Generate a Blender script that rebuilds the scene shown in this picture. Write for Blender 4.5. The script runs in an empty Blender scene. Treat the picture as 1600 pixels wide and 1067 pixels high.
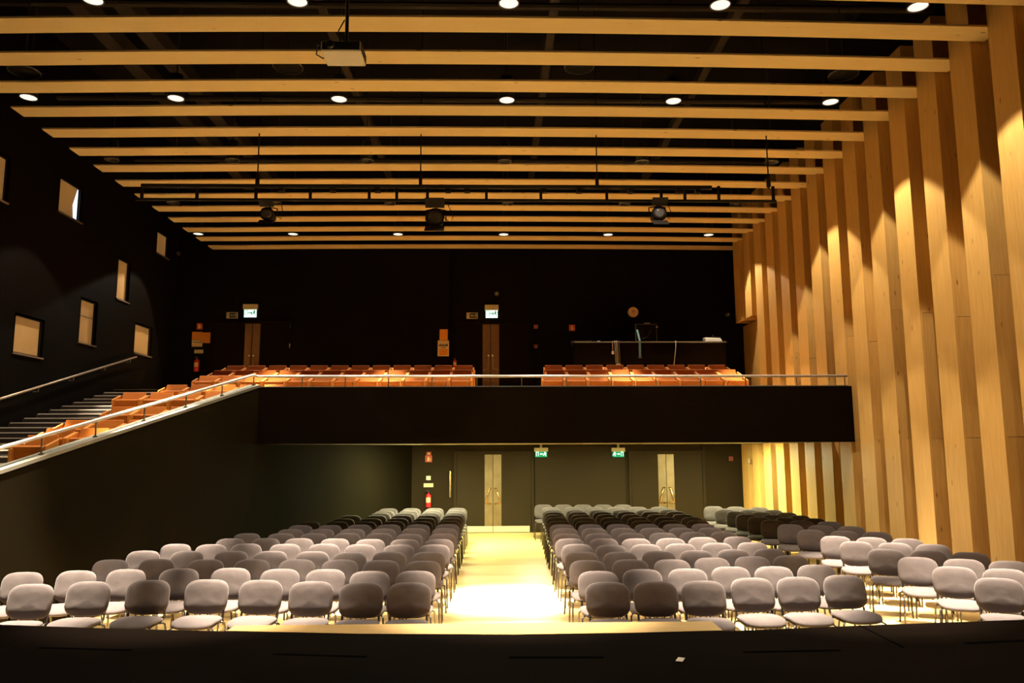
import bpy, bmesh, math, random
from mathutils import Vector, Matrix
random.seed(7)
sc = bpy.context.scene
COL = sc.collection
pi = math.pi
# ------------------------------------------------------------ camera, view, world
F_PX, PITCH, YAW, ROLL, EYE = 1223.0, .135, .022, -.004, 2.313
_cy, _sy, _cp, _sp = math.cos(YAW), math.sin(YAW), math.cos(PITCH), math.sin(PITCH)
_r0 = Vector((_cy, -_sy, 0)); _hf = Vector((_sy, _cy, 0)); _z = Vector((0, 0, 1))
FWD = _hf*_cp+_z*_sp; _u0 = _z*_cp-_hf*_sp
RIGHT = _r0*math.cos(ROLL)+_u0*math.sin(ROLL); UP = _u0*math.cos(ROLL)-_r0*math.sin(ROLL)
CAM = Vector((0, 0, EYE))
cd = bpy.data.cameras.new('camera'); cam = bpy.data.objects.new('camera', cd); COL.objects.link(cam)
cd.sensor_width = 36; cd.lens = F_PX/1600*36; cd.clip_start = .05; cd.clip_end = 200
m3 = Matrix((RIGHT, UP, -FWD)).transposed()
cam.matrix_world = Matrix.Translation(CAM) @ m3.to_4x4()
sc.camera = cam
sc.view_settings.view_transform = 'Standard'; sc.view_settings.look = 'None'
sc.view_settings.exposure = .4; sc.view_settings.gamma = 1; sc.view_settings.use_curve_mapping = False
sc.cycles.use_denoising = True; sc.cycles.max_bounces = 10; sc.cycles.diffuse_bounces = 7
sc.cycles.sample_clamp_indirect = 6
w = bpy.data.worlds.new('world'); sc.world = w; w.use_nodes = True
w.node_tree.nodes['Background'].inputs[0].default_value = (1, .8, .55, 1)
w.node_tree.nodes['Background'].inputs[1].default_value = .004

HOT_W, SKIRT_W, UNDER_W = 28500, 490, 135
WARM = (1, .86, .68)

def at(x, y, X=None, Y=None, Z=None):
    """the point of the room plane X=.., Y=.. or Z=.. seen at photograph pixel x, y"""
    d = FWD+RIGHT*((x-800)/F_PX)-UP*((y-533.5)/F_PX)
    if X is not None: t = X/d.x
    elif Y is not None: t = Y/d.y
    else: t = (Z-EYE)/d.z
    return CAM+d*t

def spot(name, loc, power, deg, blend=.15, color=WARM, aim=(0, 0, -1), radius=.06):
    l = bpy.data.lights.new(name, 'SPOT'); l.energy = power; l.color = color
    l.spot_size = math.radians(deg); l.spot_blend = blend; l.shadow_soft_size = radius
    o = bpy.data.objects.new(name, l); COL.objects.link(o); o.location = loc
    o.rotation_euler = Vector(aim).to_track_quat('-Z', 'Y').to_euler(); return o

def area(name, loc, power, sx, sy, color, aim=(0, 0, -1), spread=180):
    l = bpy.data.lights.new(name, 'AREA'); l.shape = 'RECTANGLE'; l.size = sx; l.size_y = sy; l.energy = power; l.color = color
    l.spread = math.radians(spread)
    o = bpy.data.objects.new(name, l); COL.objects.link(o); o.location = loc
    o.rotation_euler = Vector(aim).to_track_quat('-Z', 'Y').to_euler(); return o

# ------------------------------------------------------------ materials
def mat(name, col, rough=.6, metal=0, emit=None, es=1, spec=.3, noise=0, nscale=8, bump=0, stretch=(1, 1, 1), col2=None, sheen=0):
    m = bpy.data.materials.new(name); m.use_nodes = True; nt = m.node_tree; b = nt.nodes['Principled BSDF']
    b.inputs['Base Color'].default_value = (*col, 1); b.inputs['Roughness'].default_value = rough
    b.inputs['Metallic'].default_value = metal; b.inputs['Specular IOR Level'].default_value = spec
    if sheen: b.inputs['Sheen Weight'].default_value = sheen; b.inputs['Sheen Roughness'].default_value = .5
    if emit: b.inputs['Emission Color'].default_value = (*emit, 1); b.inputs['Emission Strength'].default_value = es
    if noise or bump:
        tc = nt.nodes.new('ShaderNodeTexCoord'); mp = nt.nodes.new('ShaderNodeMapping'); mp.inputs['Scale'].default_value = stretch
        oi = nt.nodes.new('ShaderNodeObjectInfo')
        ad = nt.nodes.new('ShaderNodeVectorMath'); ad.operation = 'ADD'
        mu = nt.nodes.new('ShaderNodeMath'); mu.operation = 'MULTIPLY'; mu.inputs[1].default_value = 37
        nt.links.new(oi.outputs['Random'], mu.inputs[0]); nt.links.new(tc.outputs['Object'], ad.inputs[0]); nt.links.new(mu.outputs[0], ad.inputs[1])
        nt.links.new(ad.outputs[0], mp.inputs['Vector'])
        n = nt.nodes.new('ShaderNodeTexNoise'); n.inputs['Scale'].default_value = nscale; n.inputs['Detail'].default_value = 5
        nt.links.new(mp.outputs[0], n.inputs['Vector'])
        if noise:
            cr = nt.nodes.new('ShaderNodeValToRGB'); c2 = col2 or tuple(c*(1-noise) for c in col)
            cr.color_ramp.elements[0].position = .3; cr.color_ramp.elements[1].position = .7
            cr.color_ramp.elements[0].color = (*c2, 1); cr.color_ramp.elements[1].color = (*col, 1)
            nt.links.new(n.outputs['Fac'], cr.inputs[0]); nt.links.new(cr.outputs[0], b.inputs['Base Color'])
        if bump:
            bp = nt.nodes.new('ShaderNodeBump'); bp.inputs['Strength'].default_value = bump; bp.inputs['Distance'].default_value = .02
            nt.links.new(n.outputs['Fac'], bp.inputs['Height']); nt.links.new(bp.outputs[0], b.inputs['Normal'])
    return m

def wood(name, a, b2, knot, stretch, rough=.5, knots=True, spec=.3):
    """grain streaks along the long axis, a few dark knots, a slight tone shift per board"""
    m = bpy.data.materials.new(name); m.use_nodes = True; nt = m.node_tree; L = nt.links.new; N = nt.nodes.new
    b = nt.nodes['Principled BSDF']; b.inputs['Roughness'].default_value = rough; b.inputs['Specular IOR Level'].default_value = spec
    tc = N('ShaderNodeTexCoord'); oi = N('ShaderNodeObjectInfo')
    mu = N('ShaderNodeMath'); mu.operation = 'MULTIPLY'; mu.inputs[1].default_value = 91; L(oi.outputs['Random'], mu.inputs[0])
    ad = N('ShaderNodeVectorMath'); L(tc.outputs['Object'], ad.inputs[0]); L(mu.outputs[0], ad.inputs[1])
    mp = N('ShaderNodeMapping'); mp.inputs['Scale'].default_value = stretch; L(ad.outputs[0], mp.inputs['Vector'])
    n = N('ShaderNodeTexNoise'); n.inputs['Scale'].default_value = 6; n.inputs['Detail'].default_value = 6; n.inputs['Distortion'].default_value = .6
    L(mp.outputs[0], n.inputs['Vector'])
    cr = N('ShaderNodeValToRGB'); cr.color_ramp.elements[0].position = .3; cr.color_ramp.elements[1].position = .72
    cr.color_ramp.elements[0].color = (*b2, 1); cr.color_ramp.elements[1].color = (*a, 1); L(n.outputs['Fac'], cr.inputs[0])
    out = cr.outputs[0]
    if knots:
        s2 = tuple(1+.25*(s-1) if s < 1 else min(s, 3) for s in stretch)
        mp2 = N('ShaderNodeMapping'); mp2.inputs['Scale'].default_value = s2; L(ad.outputs[0], mp2.inputs['Vector'])
        v = N('ShaderNodeTexVoronoi'); v.inputs['Scale'].default_value = 1.9; L(mp2.outputs[0], v.inputs['Vector'])
        kr = N('ShaderNodeValToRGB'); kr.color_ramp.elements[0].position = .03; kr.color_ramp.elements[1].position = .09
        kr.color_ramp.elements[0].color = (1, 1, 1, 1); kr.color_ramp.elements[1].color = (0, 0, 0, 1); L(v.outputs['Distance'], kr.inputs[0])
        mx = N('ShaderNodeMix'); mx.data_type = 'RGBA'; L(kr.outputs[0], mx.inputs[0]); L(out, mx.inputs[6]); mx.inputs[7].default_value = (*knot, 1)
        out = mx.outputs[2]
    hs = N('ShaderNodeHueSaturation'); mr = N('ShaderNodeMapRange'); mr.inputs['To Min'].default_value = .9; mr.inputs['To Max'].default_value = 1.08
    L(oi.outputs['Random'], mr.inputs[0]); L(mr.outputs[0], hs.inputs['Value']); L(out, hs.inputs['Color']); L(hs.outputs[0], b.inputs['Base Color'])
    return m

M = {}
M['pine_v'] = wood('pale_pine_upright', (.70, .43, .13), (.60, .34, .085), (.24, .10, .02), (6, 6, .35))
M['pine_x'] = wood('pale_pine_slat', (.93, .75, .36), (.90, .67, .29), (.24, .10, .02), (.35, 6, 6))
M['floor'] = wood('pale_wood_floor', (.70, .50, .20), (.62, .42, .15), (.3, .17, .05), (.5, 5, 5), rough=.38, knots=False, spec=.4)
M['step_wood'] = wood('pale_wood_step', (.62, .42, .17), (.54, .34, .12), (.3, .17, .05), (.4, 6, 6), rough=.4, knots=False)
M['ply'] = wood('orange_plywood', (.45, .135, .017), (.36, .095, .011), (.2, .06, .01), (.6, 5, 5), rough=.55, knots=False, spec=.12)
M['ply_edge'] = wood('plywood_edge', (.52, .19, .032), (.44, .15, .022), (.2, .06, .01), (.6, 5, 5), rough=.55, knots=False, spec=.12)
M['black'] = mat('black_paint', (.0050, .0031, .0015), .8, noise=.25, nscale=1.5, spec=.01)
M['black_wall'] = mat('black_brown_wall', (.0034, .0022, .0012), .8, noise=.2, nscale=.8, spec=.03)
M['olive_wall'] = mat('dark_brown_wall', (.026, .0172, .0066), .7, noise=.15, nscale=.9, spec=.08)
M['olive_panel'] = mat('dark_brown_panel', (.033, .022, .0085), .6, noise=.12, nscale=.9, spec=.1)
M['rake_wall'] = mat('dark_brown_side_wall', (.0085, .0064, .0029), .8, noise=.15, nscale=.7, spec=.01)
M['void'] = mat('ceiling_black', (.006, .0045, .0035), .9, spec=.05)
M['duct'] = mat('dark_duct', (.03, .02, .013), .7, noise=.2, nscale=3)
M['stage'] = mat('black_stage_boards', (.0048, .0028, .0017), .8, noise=.3, nscale=4, stretch=(.3, 3, 1), spec=.01)
M['slot'] = mat('slot_black', (.002, .002, .002), .9, spec=.0)
M['under_white'] = mat('cream_soffit', (.42, .37, .24), .7, noise=.05)
M['soffit_dark'] = mat('dark_soffit', (.04, .03, .018), .7, noise=.05)
M['fabric'] = mat('grey_wool_fabric', (.090, .073, .069), .9, spec=.05, noise=.22, nscale=5, bump=.25, sheen=.1)
M['frame'] = mat('black_tube', (.022, .014, .010), .35, spec=.5, noise=.1)
M['plastic_black'] = mat('black_plastic', (.012, .011, .010), .45, spec=.4, noise=.1)
M['steel'] = mat('brushed_steel', (.72, .68, .58), .28, 1, noise=.08, nscale=30, stretch=(1, 1, .05))
M['steel_dull'] = mat('dull_steel', (.35, .27, .15), .45, 1, noise=.25, nscale=4)
M['chrome'] = mat('polished_rail', (.92, .86, .78), .28, .65, noise=.05)
M['brass'] = mat('warm_handle_metal', (.85, .55, .25), .25, 1, noise=.05)
M['alu'] = mat('grey_metal_cap', (.30, .285, .225), .5, .6, noise=.1)
M['rail_wall'] = mat('wall_rail_metal', (.42, .33, .24), .4, .7, noise=.1)
M['nosing'] = mat('pale_nosing', (.62, .52, .40), .6, noise=.1)
M['step_dark'] = mat('dark_step', (.03, .02, .012), .7, noise=.2)
M['rig_black'] = mat('rig_black', (.008, .0055, .004), .6, spec=.1, noise=.1)
M['white'] = mat('white_plastic', (.75, .70, .58), .5, noise=.04)
M['cream'] = mat('cream_label', (.68, .60, .36), .6, noise=.06)
M['red'] = mat('red_paint', (.55, .02, .02), .35, spec=.5, noise=.1)
M['red_sign'] = mat('red_sign', (.62, .10, .05), .5, noise=.08)
M['orange_paper'] = mat('orange_paper', (.80, .30, .04), .8, noise=.05)
M['cream_paper'] = mat('cream_paper', (.78, .60, .32), .8, noise=.05)
M['ink'] = mat('dark_ink', (.03, .025, .02), .8, noise=.1)
M['green'] = mat('lit_green_sign', (.0, .16, .07), .5, emit=(.0, .42, .17), es=.55, noise=.05)
M['picto'] = mat('lit_white_pictogram', (.8, .9, .8), .5, emit=(.78, 1, .86), es=1.5, noise=.03)
M['sign_white'] = mat('lit_white_panel', (.8, .9, .8), .5, emit=(.62, 1, .82), es=1.3, noise=.03)
M['sign_dark'] = mat('dark_green_print', (.0, .10, .05), .5, emit=(0, .12, .05), es=.6, noise=.03)
M['glow_dark'] = mat('photoluminescent_beige', (.62, .55, .33), .6, noise=.06)
M['lamp'] = mat('lamp_lens', (.5, .5, .45), .2, emit=(1, .93, .76), es=.72, noise=.3, nscale=26)
M['lamp_dim'] = mat('lamp_lens_off', (.05, .045, .04), .3, noise=.2)
M['reflector'] = mat('lamp_reflector', (.8, .78, .7), .18, 1, noise=.1)
M['ring'] = mat('dark_ring', (.10, .085, .07), .35, .4, noise=.1)
M['blind'] = mat('tan_blind', (.36, .21, .07), .8, emit=(.55, .30, .09), es=.17, noise=.15, nscale=2)  # faint emission in the colour stands in for daylight through the cloth
M['daylight'] = mat('daylight_gap', (.7, .75, .8), .5, emit=(.72, .80, 1), es=.95, noise=.2, nscale=9)
M['glass'] = mat('clear_glass', (.9, .95, .93), .05, noise=.01)
_b = M['glass'].node_tree.nodes['Principled BSDF']; _b.inputs['Transmission Weight'].default_value = 1; _b.inputs['IOR'].default_value = 1.1
M['cable_white'] = mat('white_cable', (.75, .70, .50), .6, noise=.05)
M['teal'] = mat('teal_strap', (.12, .24, .24), .7, noise=.1)
M['kick'] = mat('pale_kick_plate', (.80, .70, .42), .4, .25, noise=.06)
M['bronze'] = mat('dark_bronze_plate', (.13, .065, .028), .5, .4, noise=.15)
M['dull_red'] = mat('dull_red_box', (.24, .06, .04), .6, noise=.1)
M['clock'] = mat('clock_face', (.88, .66, .42), .5, noise=.04)
M['projector'] = mat('projector_shell', (.85, .78, .62), .5, noise=.04)
M['tape'] = mat('white_tape', (.75, .65, .5), .7, noise=.05)

# ------------------------------------------------------------ mesh helpers
class MB:
    def __init__(s): s.v, s.f = [], []
    def add(s, vs, fs):
        o = len(s.v); s.v += [tuple(v) for v in vs]; s.f += [tuple(i+o for i in f) for f in fs]; return s
    def box(s, x0, x1, y0, y1, z0, z1):
        x0, x1 = min(x0, x1), max(x0, x1); y0, y1 = min(y0, y1), max(y0, y1); z0, z1 = min(z0, z1), max(z0, z1)
        return s.add([(x0, y0, z0), (x1, y0, z0), (x1, y1, z0), (x0, y1, z0), (x0, y0, z1), (x1, y0, z1), (x1, y1, z1), (x0, y1, z1)],
                     [(0, 3, 2, 1), (4, 5, 6, 7), (0, 1, 5, 4), (1, 2, 6, 5), (2, 3, 7, 6), (3, 0, 4, 7)])
    def hexa(s, p): return s.add(p, [(0, 3, 2, 1), (4, 5, 6, 7), (0, 1, 5, 4), (1, 2, 6, 5), (2, 3, 7, 6), (3, 0, 4, 7)])
    def bar(s, a, b, wx, wy, up=(0, 0, 1)):
        a, b = Vector(a), Vector(b); d = (b-a).normalized(); u = Vector(up)
        if abs(d.dot(u)) > .98: u = Vector((0, 1, 0))
        p = d.cross(u).normalized()*wx/2; q = p.cross(d).normalized()*wy/2
        return s.hexa([a-p-q, a+p-q, a+p+q, a-p+q, b-p-q, b+p-q, b+p+q, b-p+q])
    def tube(s, pts, r, n=8, closed=False):
        pts = [Vector(p) for p in pts]; k = len(pts); vs, fs = [], []; prev = None
        for i, p in enumerate(pts):
            d = (pts[(i+1) % k]-pts[i-1]) if closed else (pts[min(i+1, k-1)]-pts[max(i-1, 0)])
            d.normalize()
            if prev is None:
                a = Vector((0, 0, 1)) if abs(d.z) < .9 else Vector((1, 0, 0)); u = d.cross(a).normalized()
            else:
                u = (prev-d*prev.dot(d)).normalized()
            prev = u; v = d.cross(u); rr = r[i] if isinstance(r, (list, tuple)) else r
            vs += [p+(u*math.cos(2*pi*j/n)+v*math.sin(2*pi*j/n))*rr for j in range(n)]
        m = k if closed else k-1
        for i in range(m):
            for j in range(n):
                a, b = i*n+j, i*n+(j+1) % n; c, e = ((i+1) % k)*n+j, ((i+1) % k)*n+(j+1) % n; fs.append((a, b, e, c))
        if not closed: fs += [tuple(range(n-1, -1, -1)), tuple(range((k-1)*n, k*n))]
        return s.add(vs, fs)
    def lathe(s, prof, n=16, o=(0, 0, 0), axis='z', caps=True):
        vs, fs = [], []; o = Vector(o)
        for r, z in prof:
            for j in range(n):
                a = 2*pi*j/n; c, e = r*math.cos(a), r*math.sin(a)
                vs.append(o+(Vector((c, e, z)) if axis == 'z' else Vector((c, -z, e))))
        for i in range(len(prof)-1):
            for j in range(n): fs.append((i*n+j, i*n+(j+1) % n, (i+1)*n+(j+1) % n, (i+1)*n+j))
        if caps: fs += [tuple(range(n-1, -1, -1)), tuple(range((len(prof)-1)*n, len(prof)*n))]
        return s.add(vs, fs)
    def prism(s, pts, y0, y1):   # outline in x,z pushed along y
        n = len(pts); vs = [(x, y0, z) for x, z in pts]+[(x, y1, z) for x, z in pts]
        return s.add(vs, [tuple(range(n)), tuple(range(2*n-1, n-1, -1))]+[(i, i+n, (i+1) % n+n, (i+1) % n) for i in range(n)])
    def build(s, name, m, parent=None, smooth=False, bevel=0, fix=True):
        me = bpy.data.meshes.new(name); me.from_pydata(s.v, [], s.f)
        if fix or bevel:
            bm = bmesh.new(); bm.from_mesh(me)
            if bevel: bmesh.ops.bevel(bm, geom=bm.edges[:], offset=bevel, segments=1, affect='EDGES', clamp_overlap=True)
            bmesh.ops.recalc_face_normals(bm, faces=bm.faces); bm.to_mesh(me); bm.free()
        me.materials.append(m)
        if smooth:
            me.shade_smooth() if hasattr(me, 'shade_smooth') else None
        o = bpy.data.objects.new(name, me); COL.objects.link(o)
        if parent: o.parent = parent
        return o

def tag(o, label=None, cat=None, group=None, kind=None):
    if label: o['label'] = label
    if cat: o['category'] = cat
    if group: o['group'] = group
    if kind: o['kind'] = kind
    return o
def empty(name, loc=(0, 0, 0), rz=0, label=None, cat=None, group=None, kind=None):
    o = bpy.data.objects.new(name, None); COL.objects.link(o); o.location = loc; o.rotation_euler = (0, 0, rz); o.empty_display_size = .1
    return tag(o, label, cat, group, kind)
KIDS = {}
def tree(root):
    """root, its parts and their sub-parts, listed once for fast copying"""
    allo = list(COL.objects)
    return [(c, [g for g in allo if g.parent == c]) for c in allo if c.parent == root]
def dup(root, kids, loc, rz, label):
    r = root.copy(); COL.objects.link(r); r.location = loc; r.rotation_euler = (0, 0, rz); r['label'] = label
    for c, gs in kids:
        d = c.copy(); COL.objects.link(d); d.parent = r
        for g in gs:
            e = g.copy(); COL.objects.link(e); e.parent = d
    return r

def inst(src, loc, parent, rz=0):
    o = src.copy(); COL.objects.link(o); o.location = loc; o.rotation_euler = (0, 0, rz); o.parent = parent; return o

# ------------------------------------------------------------ room dimensions
XW_R, XW_L = 6.88, -9.3            # inner face of the timber fins; left wall
Y_LOW, Y_UP = 22.1, 22.65          # back wall below and above the balcony
Y_BF = 15.0                        # balcony front
Z_SLAT = 5.79+EYE                  # underside of the ceiling slats
Z_BT, Z_BB = 3.475, 2.40           # balcony front, top and bottom
Z_SOF = 2.40
Z_STAGE = .96
PITCH_Y = .927
def beam_far(k): return 10.48+PITCH_Y*k
def fin_far(k): return min(10.2+.902*k, beam_far(k)-.38-.005)
def xrake(y): return -4.49-.307*(Y_BF-y)      # the slanting side wall of the seating tier
def zrake(y): return Z_BT-.283*(Y_BF-y)
def ztier(y): return EYE+1.44+.234*(min(y, 19.6)-19.6)

ORD = 'zeroth first second third fourth fifth sixth seventh eighth ninth tenth eleventh twelfth thirteenth fourteenth fifteenth sixteenth'.split()

# ------------------------------------------------------------ floor, stage, walls, ceiling
fl = MB().box(-9.5, 7.6, 4.0, 22.8, -.1, 0).build('floor', M['floor'], smooth=False); tag(fl, 'pale wooden auditorium floor', kind='structure')
thr = MB().box(-1.15, 1.05, Y_LOW-.06, Y_LOW-.0, 0, .004).build('trim_1', M['steel_dull']); tag(thr, 'thin metal threshold under the lower doors', kind='structure')

# stage: black boards, front edge very slightly bowed
edge = [(-9.4, 7.3), (-5.6, 6.72), (-3.87, 6.44), (-2.9, 6.27), (-2.12, 6.16), (-1.0, 6.0), (.12, 5.93), (1.0, 5.95), (1.76, 6.01), (2.94, 6.17), (4.17, 6.30), (7.4, 6.62)]
st = MB(); n = len(edge)
vs = [(x, -2.5, Z_STAGE) for x, y in edge]+[(x, y, Z_STAGE) for x, y in edge]+[(x, y, 0) for x, y in edge]+[(x, -2.5, 0) for x, y in edge]
fs = []
for i in range(n-1):
    for r in range(4):
        a, b = r*n+i, ((r+1) % 4)*n+i; fs.append((a, a+1, b+1, b))
fs += [(0, n, 2*n, 3*n), (n-1, 2*n-1, 3*n-1, 4*n-1)]
stage = st.add(vs, fs).build('stage', M['stage']); tag(stage, 'black painted stage floor along the bottom of the view', kind='structure')
def stage_line(x0, y0, x1, y1, wid, name='floor_slot', m='slot'):
    a, b = at(x0, y0, Z=Z_STAGE), at(x1, y1, Z=Z_STAGE)
    return MB().bar(a+Vector((0, 0, .0005)), b+Vector((0, 0, .0005)), wid, .004).build(name, M[m], stage)
for q in ((62, 1012, 205, 1016), (428, 1022, 572, 1026), (795, 1027, 943, 1027), (1162, 1019, 1312, 1016), (1508, 1005, 1600, 1001)):
    stage_line(*q, .035)
stage_line(1343, 977, 1412, 1012, .016, 'board_seam')
a = at(1063, 1031, Z=Z_STAGE)
tp = MB().bar(a+Vector((-.02, -.045, .002)), a+Vector((.02, .045, .002)), .045, .003).build('tape_scrap', M['tape'])
tag(tp, 'small scrap of white tape stuck on the black stage floor', 'tape')

# wooden steps set against the stage centre, top tread level with the stage
sx0, sx1 = -2.02, 1.70
stp = empty('stage_steps', (0, 6.1, 0), 0, 'pale wooden steps against the middle of the stage edge', 'steps')
for k in range(4):
    zt = Z_STAGE-.004-.24*k; y0 = (6.035 if k == 0 else 6.36+.3*(k-1)); y1 = 6.36+.3*k
    if k == 0:   # follows the bow of the stage edge
        seg = [(sx0, 6.18), (-1.0, 6.05), (.12, 5.98), (1.0, 6.0), (sx1, 6.05)]; m_ = MB()
        for (xa, ya), (xb, yb) in zip(seg[:-1], seg[1:]):
            m_.hexa([(xa, ya-6.1, zt-.035), (xb, yb-6.1, zt-.035), (xb, y1-6.1, zt-.035), (xa, y1-6.1, zt-.035), (xa, ya-6.1, zt), (xb, yb-6.1, zt), (xb, y1-6.1, zt), (xa, y1-6.1, zt)])
        m_.build('tread', M['step_wood'], stp)
    else:
        MB().box(sx0, sx1, y0-6.1, y1-6.1, zt-.035, zt).build('tread', M['step_wood'], stp)
    MB().box(sx0+.02, sx1-.02, y1-6.13, y1-6.115, zt-.24, zt-.035).build('riser', M['step_wood'], stp)
for x in (sx0, sx1-.03):
    MB().add([(x, .30, 0), (x, 1.15, 0), (x, 1.15, .19), (x, .3, .90), (x+.03, .30, 0), (x+.03, 1.15, 0), (x+.03, 1.15, .19), (x+.03, .3, .9)],
             [(0, 1, 2, 3), (4, 7, 6, 5), (0, 4, 5, 1), (1, 5, 6, 2), (2, 6, 7, 3), (3, 7, 4, 0)]).build('side_panel', M['step_wood'], stp)

# left wall with its seven window openings
WIN = [(13.75, 14.62, 6.98, 7.83), (16.36, 17.27, 7.36, 8.12), (21.2, 21.95, 7.68, 8.3), (19.12, 19.74, 6.0, 7.01), (17.53, 18.24, 4.7, 5.69), (15.2, 16.15, 4.18, 4.93), (20.22, 21.2, 4.79, 5.55)]
ys = sorted({3.0, 22.8}|{v for q in WIN for v in q[:2]}); zs = sorted({0, 11.2}|{v for q in WIN for v in q[2:]})
wl = MB()
for y0, y1 in zip(ys[:-1], ys[1:]):
    for z0, z1 in zip(zs[:-1], zs[1:]):
        if any(q[0] <= y0 and y1 <= q[1] and q[2] <= z0 and z1 <= q[3] for q in WIN): continue
        wl.add([(XW_L, y0, z0), (XW_L, y1, z0), (XW_L, y1, z1), (XW_L, y0, z1)], [(0, 1, 2, 3)])
wl.box(XW_L-.42, XW_L-.4, 2.8, 23, 0, 11.3)
o = wl.build('wall_left', M['black_wall'], fix=False); tag(o, 'dark left wall of the hall with small scattered windows', kind='structure')
for i, (y0, y1, z0, z1) in enumerate(WIN):
    r = empty('window_%d' % (i+1), (XW_L, (y0+y1)/2, z0), kind='structure'); hy = (y1-y0)/2; hz = z1-z0; d = .045
    rv = MB()
    rv.box(-.3, -.0, -hy-.03, -hy, -.03, hz+.03).box(-.3, -.0, hy, hy+.03, -.03, hz+.03).box(-.3, 0, -hy, hy, hz, hz+.03)
    rv.build('reveal', M['black'], r)
    MB().box(-.3, .03, -hy-.02, hy+.04, -.03, -.002).build('sill', M['rail_wall'], r)
    fr = MB(); t = .02
    fr.box(-d-.012, -d, -hy, -hy+t, 0, hz).box(-d-.012, -d, hy-t, hy, 0, hz).box(-d-.012, -d, -hy+t, hy-t, hz-t, hz).box(-d-.012, -d, -hy+t, hy-t, 0, t)
    fr.build('frame', M['plastic_black'], r)
    gap = .17 if i == 1 else 0
    MB().box(-.285, -.28, -hy, hy, 0, hz).build('pane', M['glass'], r)
    if gap:   # the blind hangs crooked and leaves a bright wedge of daylight
        b_ = [(-hy, 0), (hy-.17, 0), (hy-.23, hz*.45), (hy-.07, hz), (-hy, hz)]
        MB().add([(-d-.05, y_, z_) for y_, z_ in b_]+[(-d-.04, y_, z_) for y_, z_ in b_], [(0, 1, 2, 3, 4), (9, 8, 7, 6, 5)]+[(q, (q+1) % 5, 5+(q+1) % 5, 5+q) for q in range(5)]).build('blind', M['blind'], r)
        MB().box(-d-.07, -d-.06, hy-.3, hy, 0, hz).build('daylight_view', M['daylight'], r)
    else:
        MB().box(-d-.05, -d-.04, -hy, hy, 0, hz).build('blind', M['blind'], r)
        MB().box(-d-.038, -d-.02, -hy+.02, hy-.02, hz*(.62 if i in (4,) else .02), hz*(.62 if i in (4,) else .02)+.02).build('blind_bar', M['rail_wall'], r)
# wall handrail on the left wall
hr = empty('wall_handrail', (XW_L, 15, 0), 0, 'thin metal handrail climbing along the dark left wall above the steps', 'handrail')
pa, pb = Vector((.1, 13.3-15, 2.87)), Vector((.1, 20.16-15, 4.66))
MB().tube([pa, pb], .024, 10).build('rail', M['rail_wall'], hr, True)
for y in (13.5, 14.75, 15.96, 17.25, 18.6, 19.85):
    z = pa.z+(y-13.3)*(pb.z-pa.z)/(20.16-13.3)
    MB().tube([(.1, y-15, z-.02), (.1, y-15, z-.085), (.0, y-15, z-.10)], .011, 6).build('bracket', M['rail_wall'], hr)

# back wall: upper part above the balcony, lower part under it
bw = MB(); yb = Y_UP
bw.box(-9.5, 7.7, yb, yb+.15, 2.4, 11.2)
xs0, xs1 = at(458, 500, Y=yb).x, at(702, 500, Y=yb).x
bw.box(xs0, xs1, yb-.16, yb, 3.7, 11.0)
xr0 = at(838, 500, Y=yb).x
bw.box(xr0, 7.6, yb-.10, yb, 3.7, 11.0)
bw.box(at(318, 500, Y=yb).x, xs0-.02, yb-.06, yb, at(380, 502, Y=yb).z, 11)
o = bw.build('wall_back', M['black_wall']); tag(o, 'black back wall above the balcony', kind='structure')
lw = MB(); yl = Y_LOW
lw.box(-2.7, 7.4, yl, yl+.15, 0, 2.42)
o = lw.build('wall_back_lower', M['olive_wall']); tag(o, 'dark brown back wall under the balcony', kind='structure')
pn = MB()
for xa, xb in ((836, 977), ):
    p0, p1 = at(xa, 750, Y=yl).x, at(xb, 750, Y=yl).x
    pn.box(p0, p1, yl-.035, yl, .03, 2.38)
o = pn.build('trim_2', M['olive_panel']); tag(o, 'flat brown panel between the two lower double doors', kind='structure')

# right wall: dark backing with vertical timber fins
wr = MB().box(7.42, 7.6, 3.0, 22.8, 0, 11.2).build('wall_right', M['void']); tag(wr, 'right wall of vertical pale timber fins', kind='structure')
FW = .522
def fin(k, zlo=0, lower=True):
    yf = fin_far(k); r = empty('timber_fin', (XW_R, yf, 0)); r.parent = wr
    H = Z_SLAT+.95
    MB().box(0, .04, -FW, 0, zlo, H).build('face_board', M['pine_v'], r)
    for z0, z1 in ((0, 2.43), (2.436, 4.45+.25*math.sin(k*2.1)), (4.456+.25*math.sin(k*2.1), H)):
        if z1 <= zlo: continue
        MB().box(.0405, .50, -FW, -FW+.03, max(z0, zlo), z1).build('side_board', M['pine_v'], r)
    MB().box(.0405, .50, -.03, 0, zlo, H).build('rear_board', M['pine_v'], r)
    return r
for k in range(-1, 12): fin(k)
# last two fins hang from above on the balcony; plain panel below them
zc = at(1150, 497, Y=21.0).z
for k in (12, 13):
    fin(k, zc)
    yf = fin_far(k); r = empty('timber_fin', (XW_R, yf, 0)); r.parent = wr
    MB().box(0, .04, -FW, 0, 0, Z_SOF-.01).build('face_board', M['pine_v'], r)
    MB().box(.0405, .50, -FW, -FW+.03, 0, Z_SOF-.01).build('side_board', M['pine_v'], r)
MB().box(XW_R+.40, XW_R+.44, fin_far(11), Y_UP-.02, 2.45, zc).build('recess_panel', M['pine_v'], wr)

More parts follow.
